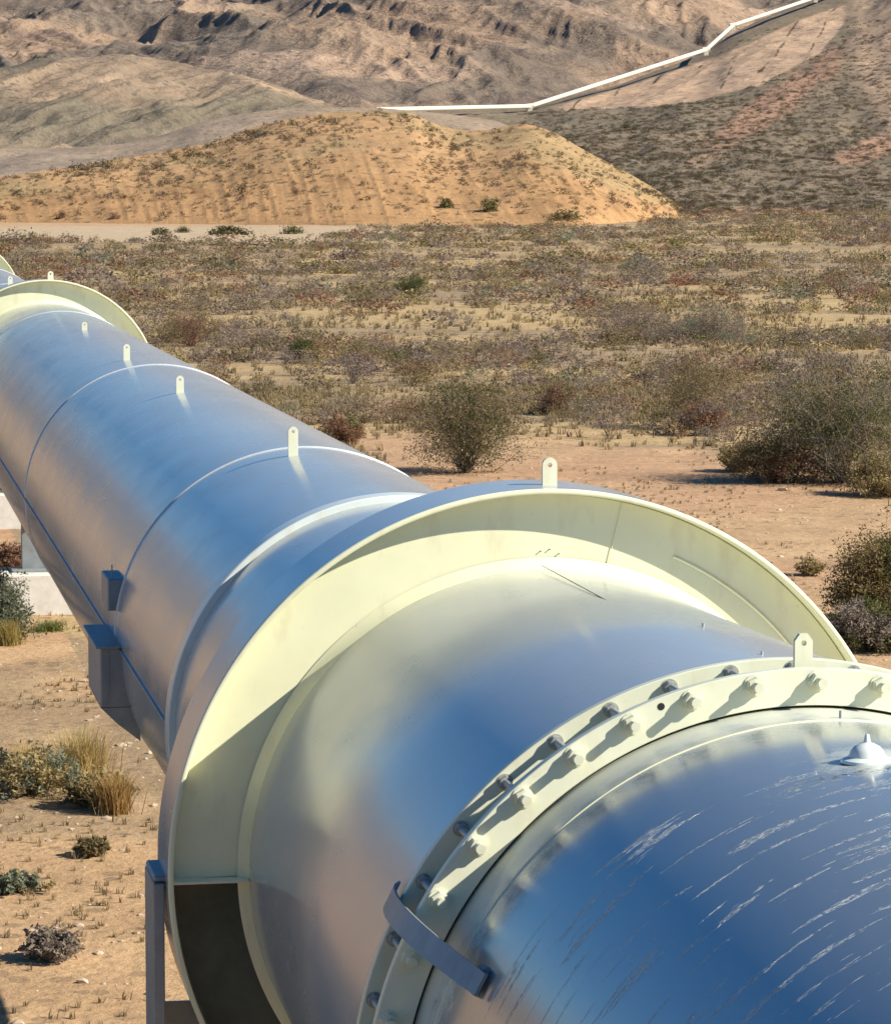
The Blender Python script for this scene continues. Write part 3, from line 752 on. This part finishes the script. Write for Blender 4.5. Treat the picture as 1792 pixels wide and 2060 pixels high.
keep = []
keep.append(big_bush(935, 955, 205, 195, 'olive', 101, 'big olive bush with grey stems beyond the lifting lug of the flared ring', 60, 15, pal2='creosote'))
keep.append(big_bush(1690, 975, 290, 225, 'creosote', 102, 'largest dark green bush at the right with pale grey lower twigs', 90, 20, stemc=(.36, .33, .30), pal2='olive'))
keep.append(big_bush(1560, 975, 165, 88, 'rust', 103, 'low rusty red bush left of the largest dark green bush', 46, 16, pal2='olive'))
keep.append(big_bush(1480, 955, 90, 52, 'straw', 104, 'low yellowish bush left of the rusty red bush', 30, 14))
keep.append(big_bush(1785, 1000, 150, 80, 'straw', 105, 'straw coloured bush in front of the largest green bush at the right edge', 40, 18, pal2='olive'))
keep.append(big_bush(1785, 1245, 200, 165, 'olive', 106, 'brown and green bush at the right edge beside the flared ring', 60, 22, pal2='creosote'))
keep.append(big_bush(1760, 1300, 190, 90, 'creosote', 107, 'dark low bush in the shade at the right edge just past the flared ring', 50, 20, pal2='grey'))
keep.append(big_bush(1400, 862, 110, 160, 'olive', 108, 'tall thin olive bush above the track left of the largest green bush', 34, 11, stemc=(.24, .2, .17)))
keep.append(big_bush(1425, 690, 130, 75, 'grey', 109, 'rounded blue grey bush in the middle of the scrub', 40, 16, pal2='sage'))
keep.append(big_bush(1265, 672, 175, 68, 'purple', 110, 'wide low purplish bush left of the rounded blue grey bush', 46, 15))
keep.append(big_bush(385, 700, 110, 80, 'rust', 111, 'brown twiggy bush just right of the far flared ring', 38, 12, pal2='olive'))
keep.append(big_bush(610, 728, 55, 36, 'green', 112, 'small dark green bush right of the brown twiggy bush', 22, 18))
keep.append(big_bush(832, 602, 66, 42, 'green', 113, 'small bright green bush in the middle of the plain', 24, 18))
keep.append(big_bush(1118, 832, 78, 62, 'rust', 114, 'small brown bush standing on the edge of the bare track', 26, 13, pal2='olive'))
keep.append(big_bush(1415, 875, 100, 62, 'purple', 115, 'reddish purple bush at the foot of the tall thin olive bush', 34, 15, pal2='rust'))
keep.append(big_bush(690, 900, 90, 60, 'rust', 116, 'dark brown bush hugging the right side of the tube', 30, 14, pal2='creosote'))
keep.append(big_bush(-8, 1290, 80, 120, 'green', 117, 'dark green shrub hiding the edge of the concrete block', 46, 22, pal2='sage'))
keep.append(big_bush(20, 1150, 70, 50, 'rust', 118, 'brown shrub behind the concrete block at the left edge', 30, 12))
keep.append(big_bush(60, 1600, 190, 85, 'straw', 119, 'straw and grey green bush beside the tall straw grass at lower left', 30, 8, pal2='sage'))
keep.append(big_bush(200, 1625, 120, 60, 'olive', 120, 'low brown bush under the straw grass near the tube', 30, 12, pal2='straw'))
keep.append(big_bush(30, 1795, 150, 34, 'straw', 121, 'thin straw and grey green bush spread low on bare dirt at the left edge', 20, 5, pal2='sage'))
keep.append(big_bush(105, 1935, 105, 58, 'grey', 122, 'small pale grey twiggy bush on bare dirt at lower left', 34, 4, stemc=(.42, .38, .33)))
keep.append(big_bush(185, 1722, 70, 30, 'olive', 123, 'tiny olive bush with a shadow beside the dark column', 20, 10))
keep.append(big_bush(1630, 1150, 50, 34, 'straw', 124, 'tiny dry plant alone on the bare track', 14, 6))

# straw grass clumps
def tuft_arrays(seed, n, h, spread, wd, c1, c2, seg=2):
    rng = np.random.default_rng(seed); V = []; Fc = []; col = []
    a = rng.uniform(0, 2*math.pi, n); lean = rng.uniform(.05, 1, n)*spread; L = h*rng.uniform(.55, 1.05, n)
    b = np.stack([rng.normal(0, spread*.22, n), rng.normal(0, spread*.22, n), np.full(n, -.02)], 1)
    tip = b+np.stack([np.cos(a)*lean, np.sin(a)*lean, L], 1); mid = b+(tip-b)*np.array([.35, .35, .6])
    sd = np.stack([-np.sin(a), np.cos(a), np.zeros(n)], 1)*wd
    V = np.stack([b-sd, b+sd, mid+sd*.8, mid-sd*.8, tip], 1).reshape(-1, 3); i = np.arange(n)*5
    F4 = np.stack([i, i+1, i+2, i+3], 1); F3 = np.stack([i+3, i+2, i+4], 1)
    t = rng.uniform(0, 1, (n, 1)); col = np.repeat(np.array(c1)*(1-t)+np.array(c2)*t, 5, 0)
    return V, F4, F3, col
def grass_clump(x, y, wpx, hpx, seed, label, n=420, c1=(.34, .25, .09), c2=(.56, .44, .20)):
    gx, gy = ground_pt(x, y); sc = gy/F
    V, F4, F3, col = tuft_arrays(seed, n, hpx*sc, wpx*sc/2, .006, c1, c2)
    o = mesh_np('grass_clump', V, [F4, F3], M_grass, cols=col, smooth=False); o.location = (gx, gy, float(gheight(gx, gy)))
    tag(o, label, 'grass clump')
grass_clump(165, 1580, 190, 130, 201, 'tall straw coloured grass clump beside the tube at lower left', 700)
grass_clump(235, 1640, 130, 95, 202, 'orange dry grass clump touching the left side of the tube', 420, (.36, .22, .07), (.52, .36, .15))
grass_clump(60, 1540, 150, 60, 203, 'low pale grass clump above the grey green bush', 300)
grass_clump(20, 1300, 90, 60, 204, 'yellow grass clump at the foot of the concrete block', 300, (.30, .24, .07), (.48, .38, .14))
grass_clump(100, 1270, 120, 26, 205, 'green grass clump along the base of the concrete block', 400, (.12, .16, .03), (.26, .28, .08))
grass_clump(1700, 945, 160, 60, 206, 'golden grass clump between the two large bushes at the right', 300)

# scattered scrub: sizes and places over the plain
def sample_plain(n, d0, d1, dens, seed, xr=(-.150, .150)):
    rng = np.random.default_rng(seed); out = []
    while len(out) < n:
        m = n*3; D = np.sqrt(rng.uniform(d0*d0, d1*d1, m)); X = D*rng.uniform(*xr, m)
        k = rng.uniform(0, 1, m) < dens(X, D); out += list(zip(X[k], D[k]))
    return np.array(out[:n])
def tube_clear(X, Y, m=3.2):
    lat = X*math.cos(YAW)+Y*math.sin(YAW)-4.143; return (np.abs(lat) > m)
def d_scrub(X, Y):
    cl = .10+.90*sstep(.44, .58, fbm(X/13, Y/13, 4, 301))
    return (1-bareness(X, Y))*cl*tube_clear(X, Y)*(.55+.45*sstep(105, 185, Y))
def d_grass(X, Y):
    return (1-.993*bareness(X, Y))*(.15+.85*sstep(.45, .6, fbm(X/8+40, Y/8, 4, 302)))*tube_clear(X, Y, 2.4)

protos = []
pal_w = [('olive', .25), ('grey', .25), ('purple', .23), ('rust', .10), ('straw', .06), ('creosote', .07), ('sage', .04)]
pid = 0
for pal, wgt in pal_w:
    for v in range(2):
        pid += 1
        V, Fc, cs, lv, lf, lc = plant_arrays(400+pid, pal, 22, .8, .72, 9, .10, .036, 2, .010, 2)
        PV = np.concatenate([V, lv]); PF = np.concatenate([Fc, lf+len(V)]); PC = np.concatenate([cs, lc])
        protos.append((pal, wgt/2, PV, PF, PC))
small = []
for i, (pal, wgt) in enumerate(pal_w):
    for v in range(2):
        rng = np.random.default_rng(500+i*2+v); tips = rng.normal(0, 1, (16, 3)); tips /= np.linalg.norm(tips, axis=1)[:, None]; tips *= rng.uniform(.5, 1, (16, 1))
        tips = tips*np.array([.62, .62, .62]); tips[:, 2] = np.abs(tips[:, 2])
        lv, lf, lc = leaves_np(rng, tips, 8, .12, .078, *PAL[pal][:2]); small.append((pal, wgt/2, lv, lf, lc))

pts = np.concatenate([sample_plain(950, 67, 180, d_scrub, 1), sample_plain(1250, 180, 339, d_scrub, 2), sample_plain(1600, 339, 565, d_scrub, 3), sample_plain(900, 560, 800, lambda X, Y: (X > Y*.055)*1.0, 4, (.05, .15))])
# keep clear of the big bushes
okm = np.ones(len(pts), bool)
for gx, gy, sp in keep: okm &= np.hypot(pts[:, 0]-gx, pts[:, 1]-gy) > sp*.8
pts = pts[okm]
rng = np.random.default_rng(77)
hs = np.clip(rng.lognormal(-.70, .45, len(pts)), .18, 1.6)*(.72+.28*sstep(110, 190, pts[:, 1]))
in_view = np.abs(pts[:, 0]/pts[:, 1]) < .132
# hidden behind the tube from the photo's side?
app = hs/pts[:, 1]*in_view
order = np.argsort(-app); ind = order[:270]; rest = order[270:]
W = np.array([p[1] for p in protos]); W /= W.sum()
words = {'olive': 'olive brown', 'grey': 'pale grey', 'purple': 'purplish grey', 'rust': 'rusty brown', 'straw': 'straw coloured', 'creosote': 'dark green', 'sage': 'sage green'}
pm = []
for pal, wgt, PV, PF, PC in protos:
    me = mesh_np('desert_shrub', PV, PF, M_veg, cols=PC, smooth=False); pm.append(me)
used = set()
for k in ind:
    X, Y = pts[k]; j = int(rng.choice(len(protos), p=W))
    if j in used: o = pm[j].copy(); C.objects.link(o)
    else: o = pm[j]; used.add(j)
    s = hs[k]/.8; o.location = (X, Y, float(gheight(X, Y))-.01); o.rotation_euler = (0, 0, rng.uniform(0, 6.28)); q_ = rng.uniform(.9, 1.45); o.scale = (s*q_, s*q_, s)
    pal = protos[j][0]; size = 'small' if hs[k] < .5 else ('mid sized' if hs[k] < .85 else 'large')
    side = 'left' if X/Y < -.02 else ('right' if X/Y > .05 else 'middle')
    dist = 'near edge' if Y < 95 else ('middle belt' if Y < 150 else 'far belt')
    tag(o, f'{size} {words[pal]} shrub in the {dist} of the scrub plain, {side} part', 'shrub', 'shrubs scattered over the plain')
for j, me in enumerate(pm):
    if j not in used: bpy.data.objects.remove(me)

def bake(name, P, prs, wts, sc, seed, material, sq=(1.1, 1.8), kind='stuff', zf=None, jit=.22):
    rng = np.random.default_rng(seed); Vs = []; Fs = []; Cs = []; n = 0
    ch = rng.choice(len(prs), len(P), p=np.array(wts)/np.sum(wts))
    for i, (X, Y) in enumerate(P[:, :2]):
        V, Fc, Cc = prs[ch[i]]; t = rng.uniform(0, 6.28); c, s = math.cos(t), math.sin(t); q_ = rng.uniform(*sq)*sc[i]
        M = np.array([[c*q_, -s*q_, 0], [s*q_, c*q_, 0], [0, 0, sc[i]]])
        z = P[i, 2] if P.shape[1] > 2 else 0
        Vs.append(V@M.T+np.array([X, Y, z])); Fs.append(Fc+n); n += len(V); Cs.append(Cc*rng.uniform(1-jit, 1+jit)*np.array([1, rng.uniform(.94, 1.04), rng.uniform(.88, 1.06)]))
    o = mesh_np(name, np.concatenate(Vs), np.concatenate(Fs), material, cols=np.concatenate(Cs), smooth=False)
    return tag(o, kind=kind) if kind else o
rp = pts[rest]; rp3 = np.column_stack([rp, gheight(rp[:, 0], rp[:, 1])-.01]); rh = hs[rest]
nr = rp[:, 1] < 0
o = bake('scrub', rp3, [p[2:] for p in small], [p[1] for p in small], rh/.62*1.15, 9, M_veg)
tag(o, 'mass of grey and brown low scrub covering the plain', 'scrub')

# dry grass tufts
tps = []
for i in range(6):
    V, F4, F3, col = tuft_arrays(600+i, 11, .30, .22, .017, (.30, .225, .11), (.44, .34, .19) if i % 2 else (.38, .30, .18))
    F3q = np.column_stack([F3, F3[:, 2]])
    Vt = V.reshape(-1, 5, 3); Fm = np.concatenate([F4]); tps.append((V, F4, F3, col))
gp = np.concatenate([sample_plain(4200, 45, 135, d_grass, 5), sample_plain(3600, 135, 259, d_grass, 6), sample_plain(1500, 259, 474, d_grass, 8)])
okm = np.ones(len(gp), bool)
Vs = []; F4s = []; F3s = []; Cs = []; n = 0; rng = np.random.default_rng(12)
lp = sample_plain(1500, 28, 75, lambda X, Y: sstep(.44, .6, fbm(X/1.6, Y/3.2, 4, 305)), 18, (-.15, -.01)); nlit = len(lp)
lp2 = sample_plain(900, 60, 112, lambda X, Y: bareness(X, Y)*sstep(.5, .62, fbm(X/3, Y/5, 4, 306)), 19, (0, .14)); gp = np.concatenate([lp, lp2, gp]); nlit += len(lp2)
gz = gheight(gp[:, 0], gp[:, 1])
for i, (X, Y) in enumerate(gp):
    V, F4, F3, col = tps[rng.integers(6)]; s = rng.uniform(.15, .42) if i < nlit else rng.uniform(.5, 1.2)*(1 if Y < 150 else 1.35); t = rng.uniform(0, 6.28); c, q_ = math.cos(t)*s, math.sin(t)*s
    M = np.array([[c*1.3, -q_, 0], [q_*1.3, c, 0], [0, 0, s]])
    Vs.append(V@M.T+np.array([X, Y, gz[i]])); F4s.append(F4+n); F3s.append(F3+n); n += len(V); Cs.append(col*rng.uniform(.72, 1.15))
o = mesh_np('dry_grass', np.concatenate(Vs), [np.concatenate(F4s), np.concatenate(F3s)], M_grass, cols=np.concatenate(Cs), smooth=False)
tag(o, 'thin straw coloured dry grass between the shrubs', 'grass', kind='stuff')

# scrub on the mound and on the dark fan
def on_layer(L, n, seed, cond, size):
    P, T, px, py = L; rng = np.random.default_rng(seed); out = []
    H_, W_ = T.shape
    while len(out) < n:
        i = rng.integers(1, H_-26, n*4); j = rng.integers(50, W_-51, n*4)
        a = P[i, j]; k = cond(a, T[i, j], px[i, j], py[i, j], rng)
        e = rng.uniform(0, 1, (len(i), 2)); q_ = P[i, j]*(1-e[:, :1])+P[i, j+1]*e[:, :1]; q_ = q_*(1-e[:, 1:])+P[i+1, j]*e[:, 1:]
        out += list(a[k])
    return np.array(out[:n])
def c_m(a, T, px, py, rng): return (T > .03)*(T < .98)*(px > -100)*(px < 1420)*(rng.uniform(0, 1, len(T)) < .30+.70*sstep(.15, .6, T)*sstep(.4, .6, fbm(a[:, 0]/12, a[:, 1]/18, 3, 311)))
mp = on_layer(mound, 2300, 21, c_m, 1); rng = np.random.default_rng(22)
o = bake('scrub', mp-np.array([0, 0, .05]), [(p[2]*np.array([.72, .72, 1.15]), p[3], p[4]*.5) for p in small], [1 if p[0] in ('olive', 'creosote', 'rust', 'purple') else .2 for p in small], np.clip(rng.lognormal(-.42, .5, len(mp)), .2, 2.4), 23, M_veg)
tag(o, 'dark shrubs dotted over the orange mound', 'scrub')
def c_f(a, T, px, py, rng):
    bank = (py > interp(px, BANK_T)-2)*(py < interp(px, BANK_B))*(px > 1110)
    return (T > .0)*(T < .9)*(px > 1040)*(px < 1900)*(~bank.astype(bool))*(rng.uniform(0, 1, len(T)) < (1-T)**1.2*1.0+.06)
fp = on_layer(fan, 7500, 31, c_f, 1)
small_d = [(p[0], p[1], p[2], p[3], p[4]*.48) for p in small]
o = bake('scrub', fp-np.array([0, 0, .05]), [p[2:] for p in small_d], [1 if p[0] in ('olive', 'grey', 'purple', 'creosote') else .35 for p in small], rng.uniform(.6, 1.5, len(fp)), 33, M_veg)
tag(o, 'dense dark scrub covering the long slope below the mountains', 'scrub')
# dark bushes in a row along the foot of the mound
for i, (x, y, wp, hp, pal) in enumerate([(324, 474, 34, 20, 'creosote'), (367, 468, 30, 14, 'green'), (460, 473, 72, 24, 'green'), (590, 471, 44, 18, 'creosote'), (127, 438, 18, 16, 'rust'), (232, 440, 22, 12, 'rust'), (985, 425, 34, 34, 'creosote'), (1140, 440, 60, 24, 'olive'), (898, 418, 26, 26, 'creosote')]):
    if y > 450: gx, gy = ground_pt(x, y); gz_ = float(gheight(gx, gy))
    else:
        P, T, px, py = mound; d = (px-x)**2+(py-y)**2+1e6*(T > 1); k = np.unravel_index(np.argmin(d), d.shape); gx, gy, gz_ = P[k]; gz_ -= .1
    sc = gy/F; cand = [p for p in small if p[0] == (pal if pal != 'green' else 'creosote')]
    V, Fc, Cc = cand[i % len(cand)][2:]; Vn = V/.62*np.array([wp*sc/2, wp*sc/2, hp*sc])
    rg = np.random.default_rng(900+i); rep = []; fr_ = []; cr_ = []
    for q in range(5): 
        t = rg.uniform(0, 6.28); M = np.array([[math.cos(t), -math.sin(t), 0], [math.sin(t), math.cos(t), 0], [0, 0, rg.uniform(.75, 1)]]); rep.append(Vn@M.T+np.array([rg.normal(0, wp*sc*.09), 0, 0])); fr_.append(Fc+q*len(V)); cr_.append(Cc*(1 if pal != 'green' else .8))
    o = mesh_np('desert_shrub', np.concatenate(rep), np.concatenate(fr_), M_veg, cols=np.concatenate(cr_), smooth=False); o.location = (gx, gy, gz_)
    tag(o, ['small round dark shrub at the left end of the row below the orange mound', 'second small dark shrub in the row below the orange mound', 'widest dark green shrub in the row below the orange mound', 'last dark shrub at the right of the row below the orange mound',
        'round brown shrub at the foot of the orange mound far left', 'low brown shrub at the foot of the mound above the small dark shrub', 'large dark shrub low on the right half of the orange mound', 'wide brown scrub clump at the foot of the right end of the mound', 'dark shrub left of the large dark shrub on the orange mound'][i], 'shrub')

# stones on the dirt
def stone(rng):
    import bmesh
    bm = bmesh.new(); bmesh.ops.create_icosphere(bm, subdivisions=1, radius=1)
    for v in bm.verts: v.co *= rng.uniform(.7, 1.2)
    V = np.array([v.co[:] for v in bm.verts])*np.array([1, .8, .55]); Fc = np.array([[v.index for v in f.verts] for f in bm.faces]); bm.free(); return V, Fc
rng = np.random.default_rng(55); stones = [stone(rng) for _ in range(6)]
sp_ = np.concatenate([sample_plain(800, 26, 60, lambda X, Y: .25+.75*sstep(.5, .6, fbm(X/2.5, Y/2.5, 3, 303)), 41, (-.14, -.03)), sample_plain(900, 45, 110, lambda X, Y: bareness(X, Y)*(.15+.85*sstep(.5, .62, fbm(X/4, Y/4, 3, 304))), 42, (-.03, .14))])
sz = np.clip(rng.lognormal(-3.8, .65, len(sp_)), .010, .13)
o = bake('stones', np.column_stack([sp_, gheight(sp_[:, 0], sp_[:, 1])]), [(V, Fc, np.ones((len(V), 3))) for V, Fc in stones], [1]*6, sz, 43, M_stone, (.9, 1.3), jit=0)
tag(o, 'small pale stones lying on the bare dirt', 'stones')
for i, (x, y, w_, lab) in enumerate([(322, 1, 0, ''), (345, 1, 0, '')][:0]): pass
for i, (x, y, wp, lab) in enumerate([(166, 1985-5, 30, 'largest pale orange rock on the dirt at lower left'), (1575, 993, 26, 'flat pale rock on the bare track below the rusty bush')]):
    V, Fc = stones[i]; gx, gy = ground_pt(x, y); s = wp*gy/F/2
    o = mesh_np('rock', V*s, Fc, M_stone, smooth=False); o.location = (gx, gy, float(gheight(gx, gy))+s*.2); tag(o, lab, 'rock')
